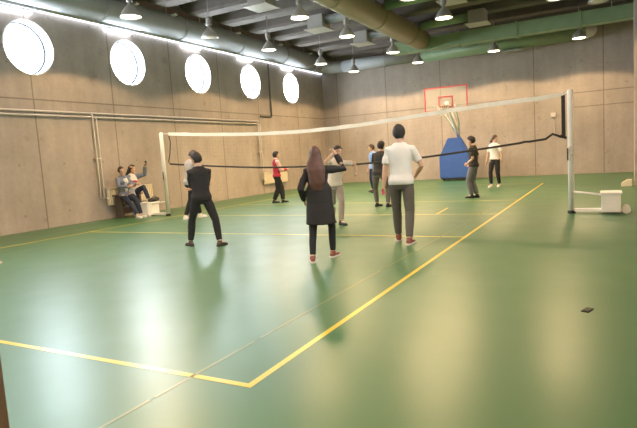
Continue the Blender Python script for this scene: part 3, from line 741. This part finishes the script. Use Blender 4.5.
    if longhair:
        HB = lambda x, y, z: HC+HR @ V((x, y, z))
        end = TP(0, -.125, 1.43-longhair)
        loft(bm, [(HB(0, -.03, .07), T @ V((1, 0, 0)), T @ V((0, 1, 0)), .060, .070), (HB(0, -.06, 0), T @ V((1, 0, 0)), T @ V((0, 1, 0)), .092, .062), (HB(0, -.085, -.10), T @ V((1, 0, 0)), T @ V((0, 1, 0)), (.118), .060),
                  (TP(0, -.115, 1.40), T @ V((1, 0, 0)), T @ V((0, 1, 0)), .135, .046), (TP(0, -.130, 1.40-longhair*.6), T @ V((1, 0, 0)), T @ V((0, 1, 0)), .128, .040), (end, T @ V((1, 0, 0)), T @ V((0, 1, 0)), .075, .02)], 20)
    part('hair', bm, hair, .009, 2, root, .020 if longhair else .010)
    if extras: extras(dict(root=root, TP=TP, T=T, arms=armsj, legs=legsj, part=part, torso=torso, sleeve=sleeve_chain, HC=HC, HR=HR, s=s, P=P, shirt=shirt))
    return root, dict(arms=armsj, s=s, TP=TP)

LOS = lambda px: .4981 + math.atan((W/2-px)/FPX)      # heading that looks straight away from the camera at column px
R = math.radians
def place(fpts, rz, Hh, yaws):
    """photograph pixels of the two soles -> root location and the feet in the figure's own frame"""
    q = [on(x, y, 2, 0) for x, y in fpts]; c = (q[0]+q[1])/2; s = Hh/1.75; Mi = Matrix.Rotation(-rz, 3, 'Z')
    ft = []
    for p_, yw in zip(q, yaws):
        l = Mi @ (p_-c)/s; ft.append((l.x, l.y, 0, yw))
    return (c.x, c.y, 0), ft

# 1 black sweatshirt, front left, seen from behind
rz = LOS(205)+R(12); loc, ft = place([(191.5, 246), (220, 246)], rz, 1.68, (15, -55))
person('person in black sweatshirt and black trousers standing legs apart, near the left', loc, rz, 1.70, ft, [(.10, .21, 1.10), (-.08, .23, 1.06)],
       elbow=((-1, -.1, -.5), (1, -.1, -.5)), head=(28, 12, 0), top=BLACKC, top_name='sweatshirt', legs=BLACKP, shoe=SH_BROWN, sole=SOLED, hair=HAIRB, legfit=1.0, lean=(4, 3, 0))
# 2 grey sweater behind
rz = LOS(191)-R(55); loc, ft = place([(200.5, 217.5), (186, 219.5)], rz, 1.90, (0, 0))
person('person in grey sweater and dark trousers standing behind the one in black, looking down', loc, rz, 1.90, ft, [(-.08, .30, 1.08), (.20, .22, 1.02)],
       elbow=((-.6, -1, -.3), (.6, -1, -.3)), head=(0, 28, 0), lean=(0, 8, 0), top=GREYC, top_name='sweater', legs=BLACKP, shoe=SH_WHITE, hair=HAIRBR)
# 3 red top
rz = LOS(279)-R(72); loc, ft = place([(283.5, 202.5), (274.5, 203)], rz, 1.74, (8, -10))
def red_x(k):
    bm = BM(); k['sleeve'](bm, 1, 'rolled', .010); o = k['part']('sleeve', bm, PINKC, .011); o['label'] = 'pale pink sleeve'
    bm = BM(); TP = k['TP']; chain(bm, [TP(0, -.004, 1.475), TP(0, .004, 1.515)], [.066, .062], 16, ends=(False, False)); o = k['part']('collar', bm, WHITEC, .009); o['label'] = 'white collar'
person('person in red top with pale sleeve and black trousers, far left beyond the net', loc, rz, 1.74, ft, [(-.12, .30, 1.10), (.10, .32, 1.10)],
       elbow=((-.5, -1, -.4), (.5, -1, -.4)), head=(0, 0, 0), top=REDC, top_name='red_top', hem=.90, legs=BLACKP, legfit=1.28, shoe=SH_BLACK, hair=HAIRB, extras=red_x)
# 4 girl in long dark coat, one arm raised
rz = LOS(322)-R(4); loc, ft = place([(313, 262.5), (333.5, 257)], rz, 1.62, (8, -28))
person('person with long reddish brown hair in a dark coat, right hand raised beside the head', loc, rz, 1.60, ft, [(-.25, .10, .93), (.285, .16, 1.60)],
       elbow=((-.5, -1, -.2), (1, .1, -.9)), head=(-8, 4, 0), fem=True, coat=True, top=COATC, top_name='coat', hem=.60, legs=BLACKP, leg_name='leggings', legfit=.86, shoe=SH_RED, sole=SOLEW, hair=HAIRR, longhair=.34, lean=(0, 0, -2), fingers=35)
# 5 cream shirt, playing beyond the coat
rz = LOS(336)+R(205); loc, ft = place([(341.5, 225), (333, 222)], rz, 1.72, (10, -10))
person('person in cream shirt and grey trousers facing the camera behind the raised arm', loc, rz, 1.72, ft, [(-.42, .22, 1.10), (.12, .26, 1.52)],
       elbow=((-1, -.3, .2), (1, .2, -.8)), head=(10, 0, 0), lean=(0, 8, -5), top=CREAMC, sleeve='short', legs=MIDG, shoe=SH_BLACK, hair=HAIRB, hem=.88)
# 6 blue shirt far away
rz = LOS(372)+R(115); loc, ft = place([(375.5, 192.5), (373.5, 191.5)], rz, 1.80, (6, -6))
person('person in light blue shirt far off, half hidden by the one in the dark T-shirt', loc, rz, 1.80, ft, [(-.24, .05, .86), (.24, .08, .88)],
       head=(-20, 5, 0), top=BLUEC, sleeve='short', legs=NAVY, shoe=SH_BLACK, hair=HAIRBR)
# 7 dark tee, stepping
rz = LOS(382)-R(18); loc, ft = place([(377.5, 206.5), (388, 207)], rz, 1.78, (-25, -15))
person('person in dark T-shirt and brown grey trousers stepping with bent left knee', loc, rz, 1.80, ft, [(-.26, .22, .90), (.25, .16, .92)],
       elbow=((-.7, -1, 0), (.7, -1, 0)), knee=((-.55, .8, 0), None), pel=(-.02, -.06, .90), lean=(0, 4, 5), head=(-12, 0, 0), top=DTEE, top_name='t_shirt', sleeve='short', legs=BROWNG, shoe=SH_BLACK, hair=HAIRB, footpitch=(0, 0))
# 8 white tee, tallest and nearest on the right
rz = LOS(402)-R(5); loc, ft = place([(399, 241), (409.5, 244.5)], rz, 1.84, (6, -16))
w8, k8 = person('tall person in white T-shirt and grey joggers seen from behind, facing the net', loc, rz, 1.87, ft, [(-.265, .03, .84), (.20, .19, .98)],
       elbow=((-.6, -1, 0), (.9, -.7, -.1)), head=(-4, 2, 0), top=WHITEC, top_name='t_shirt', sleeve='short', hem=.87, legs=DARKG, leg_name='joggers', shoe=SH_RED, sole=SOLEW, hair=HAIRB, lean=(0, 0, 0), fingers=42)
# 9 dark tee, side view
rz = LOS(475)+R(72); loc, ft = place([(472, 198), (477, 197.5)], rz, 1.74, (4, -6))
person('person in dark T-shirt and faded grey jeans standing side on beside the blue padded base', loc, rz, 1.76, ft, [(-.10, .14, .98), (.14, .12, .96)],
       elbow=((-.5, -1, -.2), (.5, -1, -.2)), head=(0, 12, 0), top=DTEE, top_name='t_shirt', sleeve='short', legs=JEAN, leg_name='jeans', legfit=1.12, shoe=SH_BLACK, hair=HAIRB, hem=.88)
# 10 woman in white tee
rz = LOS(496)+R(150); loc, ft = place([(499.5, 186.5), (491.5, 187)], rz, 1.78, (14, 2))
person('person with long brown hair in white T-shirt and black trousers near the back wall', loc, rz, 1.82, ft, [(-.27, .04, .87), (.27, .06, .87)],
       head=(75, 14, 0), fem=True, top=WHITEC, top_name='t_shirt', sleeve='short', hem=.93, legs=BLACKP, shoe=SH_WHITE, hair=HAIRBR, longhair=.24, legfit=.98)
# 11, 12 seated on the bench by the radiator
def cardi_x(k):
    bm = BM(); k['torso'](bm, 1.02, 1.40, .012); o = k['part']('white_top', bm, WHITEC, .011)
    o.location = V((0, .030*k['s'], 0)); o.scale = (.62, 1.0, 1.0); o['label'] = 'white top showing at the open front'
rz = R(-90)+R(-4)
person('person in grey blue cardigan over a white top sitting on the bench, one leg down', (-10.76, 8.76, 0), rz, 1.80, [(-.10, .52, 0, 8), (.10, .60, 0, -4)], [(-.02, .36, .93), (.16, .38, .91)],
       elbow=((-1, -.5, -.4), (1, -.5, -.4)), pel=(0, 0, .80), lean=(0, 3, 6), head=(-18, 2, 0), fem=True, top=CARDI, top_name='cardigan', hem=.83, legs=NAVY, leg_name='jeans', shoe=SH_WHITE, hair=HAIRBR, extras=cardi_x, knee=((0, .3, 1), (0, .3, 1)))
def print_x(k):
    bm = BM(); k['torso'](bm, 1.10, 1.30, .012); o = k['part']('red_print', bm, PRINT, .011)
    o.location = V((0, .022*k['s'], 0)); o.scale = (.75, 1.0, 1.0); o['label'] = 'red printed front'
    for i in (0, 1):
        bm = BM(); k['sleeve'](bm, i, 'long', .011); o = k['part']('sleeve', bm, CARDI, .011); o['label'] = 'dark grey sleeve'
w12, k12 = person('seated person with dark hair in white and red top, holding up a phone', (-10.78, 9.06, 0), rz+R(6), 1.80, [(-.12, .53, .39, 10), (.10, .58, 0, -6)], [(-.27, .36, 1.45), (.10, .32, .97)],
       elbow=((-.3, -.4, -1), (1, -.5, -.4)), pel=(0, 0, .80), lean=(0, 5, -2), head=(28, -2, 0), fem=True, top=WHITEC, hem=.83, legs=NAVY, leg_name='jeans', shoe=SH_WHITE, hair=HAIRB, longhair=.04, extras=print_x, knee=((0, .3, 1), (0, .3, 1)), fingers=40)

def held(name, label, cat, person_root, k, i, dims, material, off):
    a, e, w = k['arms'][i]; d = (w-e).normalized(); c = (w + d*.085 + V(off))*k['s']
    mw = Matrix.Translation(person_root.location) @ Matrix.Rotation(person_root.rotation_euler.z, 4, 'Z')
    t = thing(name, label, cat, mw @ c, person_root.rotation_euler.z)
    obj('case', box(BM(), -dims[0]/2, dims[0]/2, -dims[1]/2, dims[1]/2, -dims[2]/2, dims[2]/2, .004), material, t)
    return t
PINKP = mat('pink_case', (.62, .10, .16), .4)
t = held('mobile_phone', 'pink mobile phone held in the left hand of the tall person in white', 'phone', w8, k8, 0, (.045, .012, .10), PINKP, (.0, -.040, .0))
obj('camera_bump', box(BM(), -.018, -.004, -.008, -.006, .022, .040, .0006), M['black'], t)
t = held('mobile_phone', 'dark mobile phone raised by the seated person in white and red', 'phone', w12, k12, 0, (.07, .010, .14), M['black'], (0, .03, .03))
obj('camera_bump', box(BM(), -.028, -.005, .005, .007, .035, .060, .0008), M['dark'], t)

# a lone shoe tip at the left edge
q = on(0.5, 263, 2, 0)
t = thing('shoe', 'pale pinkish shoe tip at the left edge of the photo', 'shoe', (q.x, q.y, 0), LOS(0)-R(80))
bm = BM(); loft(bm, [(V((0, yy, .016+hh*.62)), V((1, 0, 0)), V((0, 0, 1)), hw_, hh*.75) for yy, hw_, hh in ((-.24, .020, .050), (-.22, .034, .075), (-.17, .038, .075), (-.12, .040, .055), (-.06, .046, .036), (-.01, .042, .027), (.02, .022, .016))], 16)
me = remesh(bm, .008, 3); link('upper', me, mat('pinkish_shoe', (.55, .33, .27), .6), t)
bm = BM(); ol = [(-.022, -.245), (-.038, -.22), (-.042, -.12), (-.048, -.06), (-.045, -.01), (-.022, .025)]; ol = ol+[(-x, y) for x, y in ol[::-1]]
A = [bm.verts.new((x, y, 0)) for x, y in ol]; B = [bm.verts.new((x, y, .026)) for x, y in ol]; bm.faces.new(A[::-1]); bm.faces.new(B)
for k in range(len(ol)): bm.faces.new((A[k], A[(k+1) % len(ol)], B[(k+1) % len(ol)], B[k]))
obj('sole', bm, SOLEW, t)


# ------------------------------------------------------------------ light and view
wd = bpy.data.worlds.new('world'); S.world = wd; wd.use_nodes = True
bg = wd.node_tree.nodes['Background']; bg.inputs[0].default_value = (0.85, 0.92, 1.0, 1); bg.inputs[1].default_value = 1.0
S.view_settings.view_transform = 'Standard'; S.view_settings.look = 'None'; S.view_settings.gamma = 1
S.view_settings.use_curve_mapping = False; S.view_settings.exposure = 1.28
S.cycles.use_denoising = True; S.cycles.max_bounces = 8; S.cycles.sample_clamp_indirect = 6
